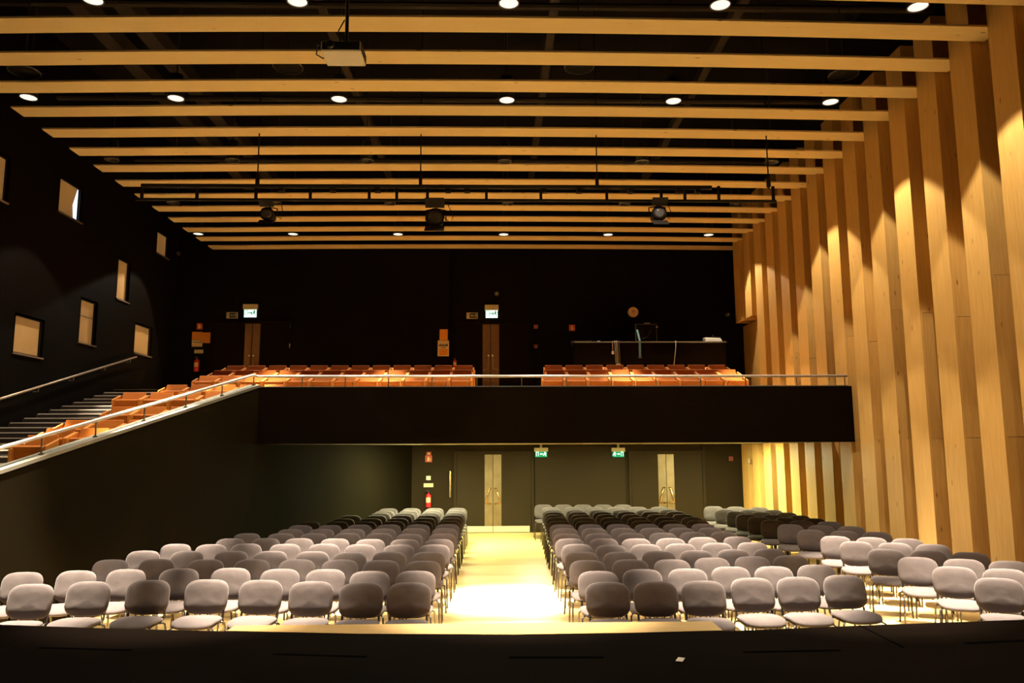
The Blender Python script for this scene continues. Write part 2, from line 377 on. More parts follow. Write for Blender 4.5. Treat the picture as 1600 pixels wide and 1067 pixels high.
# ceiling: black void with long pale slats hung below it
ce = MB().box(-9.5, 7.7, 3.0, 22.8, 11.0, 11.2).build('ceiling', M['void']); tag(ce, 'black ceiling with rows of pale timber slats', kind='structure')
BOW = .15
def slat(k):
    m_ = MB(); x0, x1 = -8.26, XW_R+.20; N = 16; vs, fs = [], []
    yf = beam_far(k)
    if k < 2: x0 = -8.9
    for i in range(N+1):
        x = x0+(x1-x0)*i/N; dy = -BOW*max(0, 1-((x+.3)/7.3)**2)
        for y, z in ((yf-.385+dy, Z_SLAT), (yf+dy, Z_SLAT), (yf+dy, Z_SLAT+.028), (yf-.385+dy, Z_SLAT+.028)): vs.append((x, y, z))
    for i in range(N):
        for j in range(4): fs.append((4*i+j, 4*i+(j+1) % 4, 4*i+4+(j+1) % 4, 4*i+4+j))
    fs += [(0, 1, 2, 3), (4*N+3, 4*N+2, 4*N+1, 4*N)]
    return m_.add(vs, fs).build('slat', M['pine_x'], ce)
for k in range(-1, 14): slat(k)
# steel joists and ducts high in the void
for x in (-7.4, -6.6):
    MB().box(x, x+.3, 4, 22.5, 9.9, 10.2).build('joist', M['duct'], ce)
for x in (-3.2, 1.0, 4.4):
    MB().box(x, x+.16, 4, 22.5, 10.2, 10.4).build('joist', M['duct'], ce)
for y in (8.5, 12.0, 15.5, 19):
    MB().tube([(-9, y, 9.5), (7.3, y, 9.5)], .06, 8).build('pipe', M['duct'], ce)

# slanting side wall of the seating tier, with a metal cap
y0, y1 = 4.2, Y_LOW
rk = MB(); P = []
ysx = [4.2, 9.7, Y_BF]
for y in ysx: P.append((y, xrake(y), max(zrake(y), .3)))
for (ya, xa, za), (yb_, xb, zb) in zip(P[:-1], P[1:]):
    rk.hexa([(xa, ya, 0), (xb, yb_, 0), (xb-.16, yb_, 0), (xa-.16, ya, 0), (xa, ya, za), (xb, yb_, zb), (xb-.16, yb_, zb), (xa-.16, ya, za)])
rk.hexa([(xrake(Y_BF), Y_BF, 0), (xrake(yl), yl, 0), (xrake(yl)-.16, yl, 0), (xrake(Y_BF)-.16, Y_BF, 0), (xrake(Y_BF), Y_BF, Z_SOF), (xrake(yl), yl, Z_SOF), (xrake(yl)-.16, yl, Z_SOF), (xrake(Y_BF)-.16, Y_BF, Z_SOF)])
o = rk.build('wall_tier', M['rake_wall']); tag(o, 'dark slanting side wall under the left seating tier', kind='structure')
cp = MB()
for (ya, xa, za), (yb_, xb, zb) in zip(P[:-1], P[1:]):
    cp.hexa([(xa+.015, ya, za), (xb+.015, yb_, zb), (xb-.19, yb_, zb), (xa-.19, ya, za), (xa+.015, ya, za+.05), (xb+.015, yb_, zb+.05), (xb-.19, yb_, zb+.05), (xa-.19, ya, za+.05)])
o = cp.build('trim_3', M['alu']); tag(o, 'grey metal cap along the sloping top of the tier wall', kind='structure')

# balcony: fascia, floor slab and pale soffit
bl = MB()
bl.box(xrake(Y_BF)-.02, XW_R+.03, Y_BF, Y_BF+.14, Z_BB, Z_BT)
bl.box(xrake(Y_BF)-.2, XW_R+.03, Y_BF+.14, Y_LOW+.4, Z_SOF+.02, Z_SOF+.12)
o = bl.build('balcony', M['black']); tag(o, 'black balcony front spanning the hall', kind='structure')
so = MB().add([(xrake(Y_BF+.15), Y_BF+.15, Z_SOF), (XW_R+.02, Y_BF+.15, Z_SOF), (XW_R+.02, Y_LOW, Z_SOF), (xrake(Y_LOW), Y_LOW, Z_SOF),
               (xrake(Y_BF+.15), Y_BF+.15, Z_SOF+.02), (XW_R+.02, Y_BF+.15, Z_SOF+.02), (XW_R+.02, Y_LOW, Z_SOF+.02), (xrake(Y_LOW), Y_LOW, Z_SOF+.02)],
              [(0, 3, 2, 1), (4, 5, 6, 7), (0, 1, 5, 4), (1, 2, 6, 5), (2, 3, 7, 6), (3, 0, 4, 7)]).build('ceiling_lower', M['under_white'])
tag(so, 'pale soffit under the balcony', kind='structure')
# tier: stepped floor of balcony and left wing
ROWY = {1: 20.45, 2: 19.5, 3: 18.6, 4: 17.7, 5: 16.75, 6: 15.8, 7: 14.9, 8: 14.0, 9: 13.05, 10: 12.1, 11: 11.2, 12: 10.3}
tier = MB()
RF = {5: .716, 7: .42, 8: .10, 9: -.17, 10: -.33, 11: -.45, 12: -.7}
def rowfloor(i): return EYE+RF[i] if i in RF else min(ztier(ROWY[i]), EYE+1.44)
for i in range(1, 13):
    yb_ = ROWY[i]+.46; ya = ROWY[i]-.46; z = rowfloor(i)
    if i == 1: yb_ = Y_UP
    xr = XW_R+.02 if i <= 5 else None
    if i <= 5: tier.box(XW_L+(0 if i == 1 else 2.1), XW_R+.02 if i <= 4 else XW_R+.02, max(ya, Y_BF+.16), yb_, max(z-.35, Z_SOF+.13) if i > 2 else z-.35, z)
    else:
        if z <= .05: z = .06
        xl_ = XW_L+2.1; tier.hexa([(xl_, ya, 0.02), (xrake(ya)-.17, ya, 0.02), (xrake(yb_)-.17, yb_, 0.02), (xl_, yb_, 0.02), (xl_, ya, z), (xrake(ya)-.17, ya, z), (xrake(yb_)-.17, yb_, z), (xl_, yb_, z)])
o = tier.build('seating_tier', M['floor']); tag(o, 'stepped floor carrying the wooden seats', kind='structure')
stair = empty('tier_stairs', (XW_L, 10, 0), kind='structure'); tag(stair, 'dark steps with pale nosings climbing beside the left wall')
XS = 2.1
y = 19.6; k = 0
while y > 10.2:
    z = ztier(y)+.005
    MB().box(.01, XS, y-.43-10, y-10, max(z-.9, .0), z-.012).build('step', M['step_dark'], stair)
    MB().box(.05, XS, y-.435-10, y-.435+.10-10, z-.02, z).build('nosing', M['nosing'], stair)
    y -= .44; k += 1

# ------------------------------------------------------------ doors
def door(idx, xL, xC, xR, strip, Yw, ytop, zbot, upper=False, kick=None):
    zt = at(xC, ytop, Y=Yw).z; c = at(xC, 600, Y=Yw).x; l = at(xL, 600, Y=Yw).x; r_ = at(xR, 600, Y=Yw).x
    s0, s1 = at(strip[0], 600, Y=Yw).x, at(strip[1], 600, Y=Yw).x
    d = empty('door_%d' % idx, (c, Yw, zbot), kind='structure'); H = zt-zbot
    lm = M['black'] if upper else M['olive_panel']; jm = M['black'] if upper else M['olive_panel']
    fr = MB(); t = .07
    fr.box(l-c-t, l-c, -.05, 0, 0, H+t).box(r_-c, r_-c+t, -.05, 0, 0, H+t).box(l-c, r_-c, -.05, 0, H, H+t); fr.build('door_frame', jm, d)
    for sgn, xo, se in ((-1, l-c, s0-c), (1, r_-c, s1-c)):
        lf = MB().box(sgn*.006, xo-sgn*.008, -.03, 0, .008, H-.006).build('leaf', lm, d)
        MB().box(sgn*.008, se, -.036, -.0305, (.18 if kick else .01), H-.02).build('edge_plate', M['bronze' if upper else 'steel_dull'], lf)
        if kick: MB().box(sgn*.008, at(kick[0] if sgn < 0 else kick[1], 600, Y=Yw).x-c, -.038, -.0305, .015, .178).build('kick_plate', M['kick'], lf)
        hz = 1.0
        if not upper:   # trapezoid pull handles
            pts = [(sgn*.05, -.05, hz+.20), (sgn*.10, -.09, hz+.21), (sgn*.20, -.09, hz-.19), (sgn*.05, -.06, hz-.22)]
            MB().tube(pts, .019, 8).build('handle', M['brass'], lf, True)
        else:
            MB().tube([(sgn*.05, -.036, hz+.18), (sgn*.06, -.08, hz+.17), (sgn*.075, -.085, hz-.17), (sgn*.20, -.08, hz-.2), (sgn*.2, -.036, hz-.2)], .010, 6).build('handle', M['steel_dull'], lf)
            MB().lathe([(.025, 0), (.025, .03), (.01, .035)], 10, (sgn*.06, -.036, hz+.22), 'y').build('lock_cylinder', M['steel'], lf)
    return d
door(1, 714, 770, 829, (757.5, 783), Y_LOW, 709, .0, kick=(716, 826))
door(2, 983, 1036.5, 1092, (1024, 1048.5), Y_LOW, 708.5, .0, kick=(986, 1090))
zl = EYE+1.44
door(3, 330, 391.5, 452, (380, 404), Y_UP-.061, 505, zl, True)
door(4, 712, 766.5, 828, (754, 780), Y_UP, 506, zl, True)
# jamb strip by lower right door
x = at(1099, 760, Y=Y_LOW).x
tag(MB().box(x, x+.06, Y_LOW-.06, Y_LOW, 0, 2.38).build('trim_4', M['olive_panel']), 'narrow upright trim right of the lower right doors', kind='structure')

# ------------------------------------------------------------ chairs on the floor
def superell(w, h, n, e):
    o = []
    for i in range(n):
        a = 2*pi*i/n; c, s = math.cos(a), math.sin(a)
        o.append((w*math.copysign(abs(c)**(2/e), c), h*math.copysign(abs(s)**(2/e), s)))
    return o
def cushion(w, h, t, e=3.0, n=28, dome=.012):
    """upholstered pad lying in the local u,v plane, thickness along n"""
    base = superell(w, h, n, e); R_ = []
    prof = [(.0, -t/2), (.75, -t/2), (.93, -t/2+.004), (1., -t*.2), (1., t*.2), (.955, t/2-.004), (.82, t/2+dome*.5), (.45, t/2+dome), (0, t/2+dome)]
    vs, fs = [], []
    vs.append((0, 0, prof[0][1]))
    for s, z in prof[1:-1]:
        for u, v in base:
            vs.append((u*s, v*s, z))
    vs.append((0, 0, prof[-1][1])); m = len(prof)-2
    for j in range(n): fs.append((0, 1+(j+1) % n, 1+j))
    for i in range(m-1):
        for j in range(n):
            a, b = 1+i*n+j, 1+i*n+(j+1) % n; fs.append((a, b, b+n, a+n))
    for j in range(n): fs.append((1+(m-1)*n+j, 1+(m-1)*n+(j+1) % n, len(vs)-1))
    return vs, fs
CH = empty('stacking_chair', (0, 0, 0), 0, 'grey', 'chair', 'grey stacking chairs on the auditorium floor')
vs, fs = cushion(.238, .215, .05, 3.2)
vs = [(x, y-.03, .455+z-.035*max(0, -y-.08)/.135+.10*x*x*(.5)) for x, y, z in vs]
MB().add(vs, fs).build('seat', M['fabric'], CH, True)
vs, fs = cushion(.2425, .186, .05, 3.5, dome=.012); T = math.radians(11); out = []
for u, v, nn in vs:
    y = -nn-.35*u*u+.055*max(0, .5-abs(v+.09)/.12)*-1*.35; z = v   # the pad wraps round the sitter
    out.append((u, .205+math.cos(T)*y+math.sin(T)*(z+.187), .482+math.cos(T)*(z+.187)*1.0-math.sin(T)*y*.2))
MB().add(out, fs).build('backrest', M['fabric'], CH, True)
for sgn in (-1, 1):
    MB().tube([(sgn*.205, -.16, .42), (sgn*.232, -.205, .40), (sgn*.245, -.235, 0)], .0115, 6).build('leg', M['frame'], CH, True)
    MB().tube([(sgn*.215, .10, .42), (sgn*.24, .14, .40), (sgn*.25, .29, 0)], .0115, 6).build('leg', M['frame'], CH, True)
    MB().tube([(sgn*.20, -.16, .42), (sgn*.20, .12, .42), (sgn*.20, .20, .45), (sgn*.20, .245, .62)], [.012, .013, .014, .012], 6).build('back_post', M['frame'], CH, True)
MB().tube([(-.20, -.12, .415), (.20, -.12, .415)], .011, 6).tube([(-.215, .1, .415), (.215, .1, .415)], .011, 6).build('seat_frame', M['frame'], CH)
CHK = tree(CH)
first = [True]; ZTOP = .85; NCH = [0]
def back_top(rz): return Vector((-math.sin(rz)*.27, math.cos(rz)*.27, 0))
def put_chair(px, py, rz, label, xmax=None, xmin=None):
    d = at(px, py, Z=ZTOP)
    if xmax is not None and d.x > xmax: d = CAM+(d-CAM)*(xmax/d.x); 
    if xmin is not None and d.x < xmin: d.x = xmin
    p = d-back_top(rz); p.z = 0
    NCH[0] += 1
    if first[0]:
        CH.location = p; CH.rotation_euler = (0, 0, rz); CH['label'] = label; first[0] = False
    else: dup(CH, CHK, p, rz, label)
    return d
def seatname(i):
    return 'aisle seat' if i == 0 else ORD[i+1]+' from the aisle'
# left block: image centre and top of every backrest in the seven lit rows, aisle seat first
L = [
 [(640, 910), (566, 910), (488, 908), (410, 905.6), (326, 905), (235, 906), (142.6, 908), (53, 912)],
 [(650, 891.6), (578.5, 892), (510, 889), (439, 888.5), (362.5, 887), (282, 888), (200, 889), (122.5, 891), (39, 893.5)],
 [(661, 876), (596, 875), (532, 874), (465, 873.6), (395, 873.6), (323, 873.6), (247, 873), (175.5, 874)],
 [(670, 862), (609, 862), (547, 862.5), (489, 861), (424, 860.5), (363, 860.5), (294, 860.5), (226, 860)],
 [(679, 850.5), (623.7, 850.5), (563.7, 850), (507, 849.2), (446.5, 849.5), (386, 849), (331, 850), (271, 849.6)],
 [(686, 842), (632.5, 842.3), (579, 842), (524, 841), (468, 840.7), (416, 840.5), (361, 841)],
 [(691, 833.7), (640, 834), (592.5, 832.7), (543, 832.7), (490.5, 833), (440, 833), (387, 833)]]
WORN = {}
for r, row in enumerate(L):
    for i, (px, py) in enumerate(row):
        d0 = at(px, py, Z=ZTOP)
        put_chair(px, py, random.uniform(-.03, .03), 'grey stacking chair left of the central aisle, %s row from stage, %s' % (ORD[r+1], seatname(i)), xmin=xrake(d0.y)+.25)
YR = [825, 819, 814, 809, 804.3, 800.5, 797, 793.5]
for q, py in enumerate(YR):
    r = 7+q; d = at(690, py, Z=ZTOP); i = 0; x = -.93
    while x > xrake(d.y)+.30 and i < 7:
        p = Vector((x, d.y+random.uniform(-.03, .03), 0)); rz = random.uniform(-.03, .03)
        dup(CH, CHK, p-back_top(rz), rz, 'grey stacking chair left of the central aisle, %s row from stage, %s' % (ORD[r+1], seatname(i))); NCH[0] += 1
        x -= .565; i += 1
# middle block, right of the aisle
Rr = [
 [(948, 909), (1023, 908), (1097, 907), (1173, 902.4), (1244, 901), (1316, 898)],
 [(934, 892), (1002.5, 889), (1073, 888), (1140, 885), (1207, 884.5), (1273.5, 882)],
 [(918, 875), (984, 873.7), (1049, 873.7), (1111, 871), (1174, 869), (1234, 867.4)],
 [(908.5, 862), (968.5, 862), (1028.5, 860.5), (1086.6, 859.5), (1145, 858), (1201, 857)],
 [(901, 849.7), (954, 851), (1008.5, 850), (1062, 849), (1119, 847.7), (1174.6, 846.8)],
 [(890, 841), (943, 841), (993.5, 841), (1047, 840.5), (1097, 839), (1151, 838)],
 [(886, 833.4), (934.5, 833), (985.5, 832.4), (1035, 832), (1082, 831), (1130.5, 830.6)]]
for r, row in enumerate(Rr):
    for i, (px, py) in enumerate(row):
        put_chair(px, py, random.uniform(-.03, .03)+.03*i/5, 'grey stacking chair in the middle block, %s row from stage, %s' % (ORD[r+1], seatname(i)))
for q, (xa, xb, py) in enumerate([(883, 1109.5, 825), (878, 1098, 819), (873.5, 1090, 813.8), (870.5, 1081.5, 808.6), (868, 1066.5, 803.8), (865.5, 1055.5, 799.6), (863, 1044, 796), (860.5, 1030, 792.3)]):
    for i in range(6):
        put_chair(xa+(xb-xa)*i/5, py-.8*i/5, random.uniform(-.03, .03), 'grey stacking chair in the middle block, %s row from stage, %s' % (ORD[8+q], seatname(i)))
for i, px in enumerate((849, 880, 910.6, 942, 973)):
    put_chair(px, 788, 0, 'grey stacking chair against the back wall behind the middle block, %s' % ('nearest the aisle' if i == 0 else ORD[i+1]+' from the aisle'))
# right block, turned towards the stage
B = [
 [(1558, 898.6)],
 [(1489, 880), (1571, 882.5)],
 [(1432, 866), (1506, 866.6), (1577, 871)],
 [(1383, 851), (1441, 854.6), (1509, 856)],
 [(1337, 841), (1395.5, 842.5), (1453, 845)],
 [(1305, 832.4), (1357, 834.6), (1407, 834)],
 [(1267.5, 826), (1317, 826), (1363, 827.4)],
 [(1235, 818.4), (1282, 819), (1326, 820)],
 [(1208, 812), (1253, 813), (1297, 813.7)],
 [(1186, 807.4), (1231, 808.5), (1274, 810)],
 [(1167, 803), (1211, 804), (1252, 805.5)],
 [(1151, 798.5), (1193, 799.5), (1232, 801)],
 [(1133, 794.6), (1174, 795.6), (1211, 797)],
 [(1115, 790.7), (1155, 791.7), (1190, 793)]]
A22 = math.radians(-22); ra = Vector((math.cos(A22), math.sin(A22), 0))
for r, row in enumerate(B):
    d = at(*row[0], Z=ZTOP)
    if d.x > 5.62: d = CAM+(d-CAM)*(5.62/d.x); d.z = 0
    for i in range(len(row)):
        rz = A22+random.uniform(-.012, .012); p = d+ra*(.54*i); p.x = min(p.x, 6.6); p -= back_top(rz); p.z = 0
        dup(CH, CHK, p, rz, 'grey stacking chair in the turned block beside the fins, %s row from stage, %s' % (ORD[r+1], ('inner seat', 'middle seat', 'outer seat')[i])); NCH[0] += 1

# ------------------------------------------------------------ wooden tip-up seats on the tier
SE = empty('theatre_seat', (0, 0, 0), 0, 'orange', 'seat', 'orange plywood tip-up seats')
SW = .47
MB().hexa([(-SW/2, .02, .20), (SW/2, .02, .20), (SW/2, .05, .20), (-SW/2, .05, .20), (-SW/2+.02, .20, .66), (SW/2-.02, .20, .66), (SW/2-.02, .235, .65), (-SW/2+.02, .235, .65)]).build('backrest', M['ply'], SE, bevel=.008)
MB().hexa([(-SW/2+.03, -.05, .14), (SW/2-.03, -.05, .14), (SW/2-.03, .0, .14), (-SW/2+.03, .0, .14), (-SW/2+.03, -.15, .49), (SW/2-.03, -.15, .49), (SW/2-.03, -.09, .51), (-SW/2+.03, -.09, .51)]).build('seat_panel', M['ply'], SE, bevel=.008)
for sgn in (-1, 1):
    x = sgn*(SW/2+.008)
    MB().hexa([(x-.016, -.14, 0), (x+.016, -.14, 0), (x+.016, .12, 0), (x-.016, .12, 0), (x-.016, -.16, .50), (x+.016, -.16, .50), (x+.016, .16, .60), (x-.016, .16, .60)]).build('side_panel', M['ply_edge'], SE, bevel=.005)
SEK = tree(SE); sfirst = [True]; NSE = [0]
def put_seat(x, y, z, label):
    NSE[0] += 1
    if sfirst[0]:
        SE.location = (x, y, z); SE['label'] = label; sfirst[0] = False
    else: dup(SE, SEK, (x, y, z), 0, label)
PW = .52
RN = {1: 'rearmost', 2: 'second rearmost', 3: 'third rearmost', 4: 'fourth rearmost', 5: 'fifth rearmost', 6: 'sixth rearmost', 7: 'sixth rearmost', 8: 'seventh rearmost', 9: 'eighth rearmost', 10: 'ninth rearmost', 11: 'tenth rearmost'}
for i in (1, 2, 3, 4, 5, 7, 8, 9, 10, 11):
    y = ROWY[i]
    if i <= 4: x0 = -.52
    else: x0 = xrake(y)-.24-.30
    xl = {1: -5.75, 2: -6.75, 3: -6.75, 4: -7.2}.get(i, -7.15)
    z = rowfloor(i); n_ = 0; x = x0-PW/2
    while x-PW/2 > xl-.05:
        put_seat(x, y, z, 'orange plywood tip-up seat, %s row, %s from the %s' % (RN[i], ORD[n_+1], 'doorway gap, left side' if i <= 4 else 'sloping tier wall')); n_ += 1; x -= PW
for i, x0, x1 in ((1, 1.66, 6.1), (2, 1.22, 5.95), (3, 1.2, 6.2), (4, 1.06, 5.9)):
    n_ = 0; x = x0+PW/2; z = rowfloor(i)
    while x+PW/2 < x1+.05:
        put_seat(x, ROWY[i]-.0, z, 'orange plywood tip-up seat, %s row, %s from the doorway gap, right side' % (RN[i], ORD[n_+1])); n_ += 1; x += PW

# ------------------------------------------------------------ balcony railing
rl = empty('balcony_railing', (0, Y_BF+.07, Z_BT), 0, 'bright steel handrail with thin posts along the balcony front and tier slope', 'railing')
pts = [Vector((xrake(y)-.08, y-Y_BF-.07, zrake(y)-Z_BT+.30)) for y in (4.5, 9.7, 14.9)]
pts[-1].z = .22
cor = Vector((xrake(Y_BF)-.05, .0, .215)); endp = Vector((XW_R-.02, 0, .20))
MB().tube(pts[:2]+[pts[2], cor, cor+Vector((.12, 0, 0)), endp], .026, 10).build('handrail', M['chrome'], rl, True)
for px in (472, 539.5, 607, 675, 745, 815, 885, 955, 1025, 1095, 1165, 1245, 1320):
    x = at(px, 600, Y=Y_BF+.07).x
    MB().tube([(x, 0, .0), (x, 0, .20)], .011, 6).lathe([(.03, 0.001), (.03, .012)], 8, (x, 0, 0)).build('post', M['steel_dull'], rl)
for y in (14.95, 14.05, 13.15, 12.25, 11.35, 10.5, 9.65, 8.8, 8):
    x = xrake(y)-.08; z = zrake(y)-Z_BT
    MB().tube([(x, y-Y_BF-.07, z+.05), (x, y-Y_BF-.07, z+.29+(-.06 if y > 14.8 else 0))], .012, 6).lathe([(.035, .05), (.035, .064)], 8, (x, y-Y_BF-.07, z)).build('post', M['steel_dull'], rl)
MB().box(xrake(Y_BF), XW_R-.02, -.02, .0, .001, .02).build('base_strip', M['alu'], rl)
g = []
for (ya, yb_) in ((9.7, 14.9), (6, 9.7)):
    xa, xb = xrake(ya)-.08, xrake(yb_)-.08
    g.append(((xa, ya), (xb, yb_)))
gm = MB()
for (xa, ya), (xb, yb_) in g:
    za, zb = zrake(ya)-Z_BT, zrake(yb_)-Z_BT; Y0 = -Y_BF-.07
    gm.hexa([(xa-.003, ya+Y0, za+.06), (xa+.003, ya+Y0, za+.06), (xb+.003, yb_+Y0, zb+.06), (xb-.003, yb_+Y0, zb+.06), (xa-.003, ya+Y0, za+.25), (xa+.003, ya+Y0, za+.25), (xb+.003, yb_+Y0, zb+.2), (xb-.003, yb_+Y0, zb+.2)])
gm.build('glass_panel', M['glass'], rl)

# ------------------------------------------------------------ lamps in the slat ceiling
def downlight(x, y, lit, label):
    z = Z_SLAT+.02
    r = empty('downlight', (x, y, z), 0, label, 'lamp', 'round lamps between the ceiling slats')
    MB().lathe([(.06, .42), (.10, .40), (.125, .2), (.135, .01), (.128, .0), (.118, .12), (.05, .17)], 20).build('housing', M['plastic_black'], r, True)
    MB().lathe([(.128, -.012), (.142, -.012), (.142, .012), (.128, .012), (.128, -.012)], 22, caps=False).build('rim', M['ring'], r, True)
    MB().lathe([(.124, -.004), (.112, .045), (.085, .08), (.035, .10), (.001, .105)], 20, caps=False).build('reflector', M['lamp' if lit else 'lamp_dim'], r, True)
    MB().tube([(0, 0, .42), (0, 0, 2.88)], .012, 6).build('hanging_rod', M['duct'], r)
    return r
COLN = ['leftmost', 'second from left', 'third from left', 'fourth from left', 'fifth from left', 'sixth from left']
XA = [at(p, -6, Y=9.62).x for p in (145, 465, 795, 1125, 1433)]
XB = [at(p, 148, Y=12.52).x for p in (45, 275, 530, 792, 1052, 1297)]
XC = [at(p, 361, Y=20.9).x for p in (310, 458, 622, 787, 950, 1107)]
def lamp_row(xs, y, phrase, hot, skirt, lit, lean=0, wide_lean=0):
    for i, x in enumerate(xs):
        downlight(x, y, lit, '%s, %s' % (phrase, COLN[i]))
        spot('hot_beam', (x, y, Z_SLAT-.06), hot, 22, .85, aim=(0, lean, -1)); skirt and spot('wide_beam', (x, y, Z_SLAT-.06), skirt, 83, .10, aim=(0, wide_lean, -1))
lamp_row(XA, 9.62, 'lit round lamp above the nearest full slat', HOT_W, SKIRT_W, True)
lamp_row(XA, 6.9, 'lit round lamp over the stage edge, above the view', HOT_W*.3, SKIRT_W*.25, True)
lamp_row(XB, 12.52, 'lit round lamp below the third full slat', HOT_W, SKIRT_W, True)
lamp_row(XB, 15.37, 'darker round lamp between the middle slats above the balcony edge', HOT_W*.40, SKIRT_W, False, .25)
lamp_row([x+.1 for x in XB], 18.17, 'dark round lamp among the far slats behind the lighting bar', HOT_W*.28, 0, False)
lamp_row(XC, 20.9, 'small lit round lamp near the far end of the slats', HOT_W*.45, SKIRT_W*.75, True, -.12, -.38)
def ring_lamp(px, py, label):
    p = at(px, py, Z=Z_SLAT+.12)
    r = empty('ring_speaker', p, 0, label, 'speaker', 'unlit round ceiling units')
    MB().lathe([(.222, -.006), (.236, -.006), (.238, .01), (.222, .01), (.222, -.006)], 24, caps=False).build('rim', M['ring'], r, True)
    MB().lathe([(.215, .006), (.225, .02), (.21, .09), (.12, .15)], 22).build('shell', M['void'], r, True)
    MB().tube([(0, 0, .15), (0, 0, 2.77)], .01, 6).build('hanging_rod', M['duct'], r)
ring_lamp(38, 112, 'unlit dark round unit under the second slat, leftmost, with a glint')
ring_lamp(450, 105, 'unlit dark round unit between slats, left of the projector')
ring_lamp(905, 105, 'unlit dark round unit between slats, right of the projector')
ring_lamp(1318, 117, 'unlit dark round unit between slats near the timber fins')

# ------------------------------------------------------------ projector
pc = at(537, 92, Z=6.95)
pj = empty('projector', (pc.x, pc.y, 6.95), 0, 'pale ceiling projector hanging on a black pole below the slats', 'projector')
MB().box(-.235, .235, -.19, .19, 0, .13).build('shell', M['projector'], pj, bevel=.012)
MB().box(-.22, .22, -.193, -.185, .02, .12).build('front_panel', M['plastic_black'], pj)
MB().box(.2352, .24, -.17, .17, .015, .12).build('side_panel', M['duct'], pj)
MB().lathe([(.05, 0), (.05, .04), (.035, .05)], 14, (-.12, -.19, .07), 'y').build('lens', M['plastic_black'], pj, True)
MB().tube([(.03, 0, .13), (.03, 0, 2.6)], .022, 10).box(-.1, .16, -.1, .1, .13, .16).build('hanging_pole', M['plastic_black'], pj)
MB().tube([(-.2, .05, .12), (-.33, .05, .2), (-.34, .05, .08), (-.26, .05, .03), (-.2, .03, .05)], .009, 6).tube([(.0, 0, .5), (-.07, 0, .36), (-.02, 0, .17)], .008, 6).build('cable', M['duct'], pj, True)

# ------------------------------------------------------------ lighting truss with three spotlights
yt = 13.95
tz1, tz0 = at(700, 292, Y=yt).z, at(700, 313, Y=yt).z
tx0, tx1 = at(213, 300, Y=yt).x, at(1212, 305, Y=yt).x
tr = empty('lighting_truss', (0, yt, tz0), 0, 'long black lighting bar hanging under the far slats', 'lighting truss')
MB().tube([(tx0, 0, 0), (tx1, 0, 0)], .03, 8).build('lower_tube', M['rig_black'], tr)
MB().tube([(tx0+.1, 0, tz1-tz0), (at(1112, 300, Y=yt).x, 0, tz1-tz0)], .045, 8).build('upper_tube', M['rig_black'], tr)
for px in (222, 308, 400, 485, 577, 620, 668, 760, 845, 948, 1033, 1070, 1123, 1208):
    x = at(px, 302, Y=yt).x
    MB().box(x-.025, x+.025, -.02, .02, -.02, tz1-tz0+.03).build('brace', M['rig_black'], tr)
for px in (402, 657, 933, 1201):
    x = at(px, 290, Y=yt).x
    MB().tube([(x, 0, tz1-tz0-.02), (x, 0, 11-tz0)], .012, 6).box(x-.03, x+.03, -.03, .03, .27, .5).build('suspension_wire', M['rig_black'], tr)
for px in (440, 520, 590, 700, 730, 850, 905, 985, 1060, 1090):
    x = at(px, 300, Y=yt).x
    MB().box(x-.05, x+.05, -.05, .05, tz1-tz0-.11, tz1-tz0-.04).build('socket', M['rig_black'], tr)
def fixture(px, py, s, label):
    p = at(px, py, Y=yt)
    r = empty('stage_spotlight', (p.x, yt, p.z), 0, label, 'spotlight', 'black spotlights on the lighting bar')
    MB().lathe([(.07*s, -.18*s), (.11*s, -.14*s), (.13*s, .05*s), (.15*s, .2*s)], 14, (0, 0, 0), 'y').build('body', M['rig_black'], r, True)
    MB().lathe([(.12*s, .201*s), (.06*s, .21*s)], 14, (0, 0, 0), 'y').build('lens', M['lamp_dim'], r, True)
    for a, b_ in (((-.15, -.2, .15), (.15, -.34, .26)), ((-.15, -.2, -.15), (.15, -.34, -.26))):
        MB().hexa([(a[0]*s, a[1]*s, a[2]*s), (b_[0]*s, a[1]*s, a[2]*s), (b_[0]*s, b_[1]*s, b_[2]*s), (a[0]*s, b_[1]*s, b_[2]*s),
                   (a[0]*s, a[1]*s, a[2]*s+.012), (b_[0]*s, a[1]*s, a[2]*s+.012), (b_[0]*s, b_[1]*s, b_[2]*s+.012), (a[0]*s, b_[1]*s, b_[2]*s+.012)]).build('barn_door', M['rig_black'], r)
    zt = tz0-p.z-.03
    MB().tube([(-.16*s, 0, 0), (-.16*s, 0, .17*s), (0, 0, min(.2*s, zt)), (.16*s, 0, .17*s), (.16*s, 0, 0)], .012, 6).tube([(0, 0, min(.2*s, zt)), (0, 0, zt)], .014, 6).build('yoke', M['rig_black'], r)
    MB().tube([(.1*s, .02, .1*s), (.24*s, .02, -.05), (.27*s, .02, .1), (.2, .02, zt)], .007, 5).build('cable', M['rig_black'], r)
fixture(421, 338, .85, 'black spotlight hanging under the left part of the lighting bar')
fixture(681, 345, 1.15, 'larger black spotlight hanging near the middle of the lighting bar')
fixture(1027, 338, .95, 'black spotlight hanging under the right part of the lighting bar')

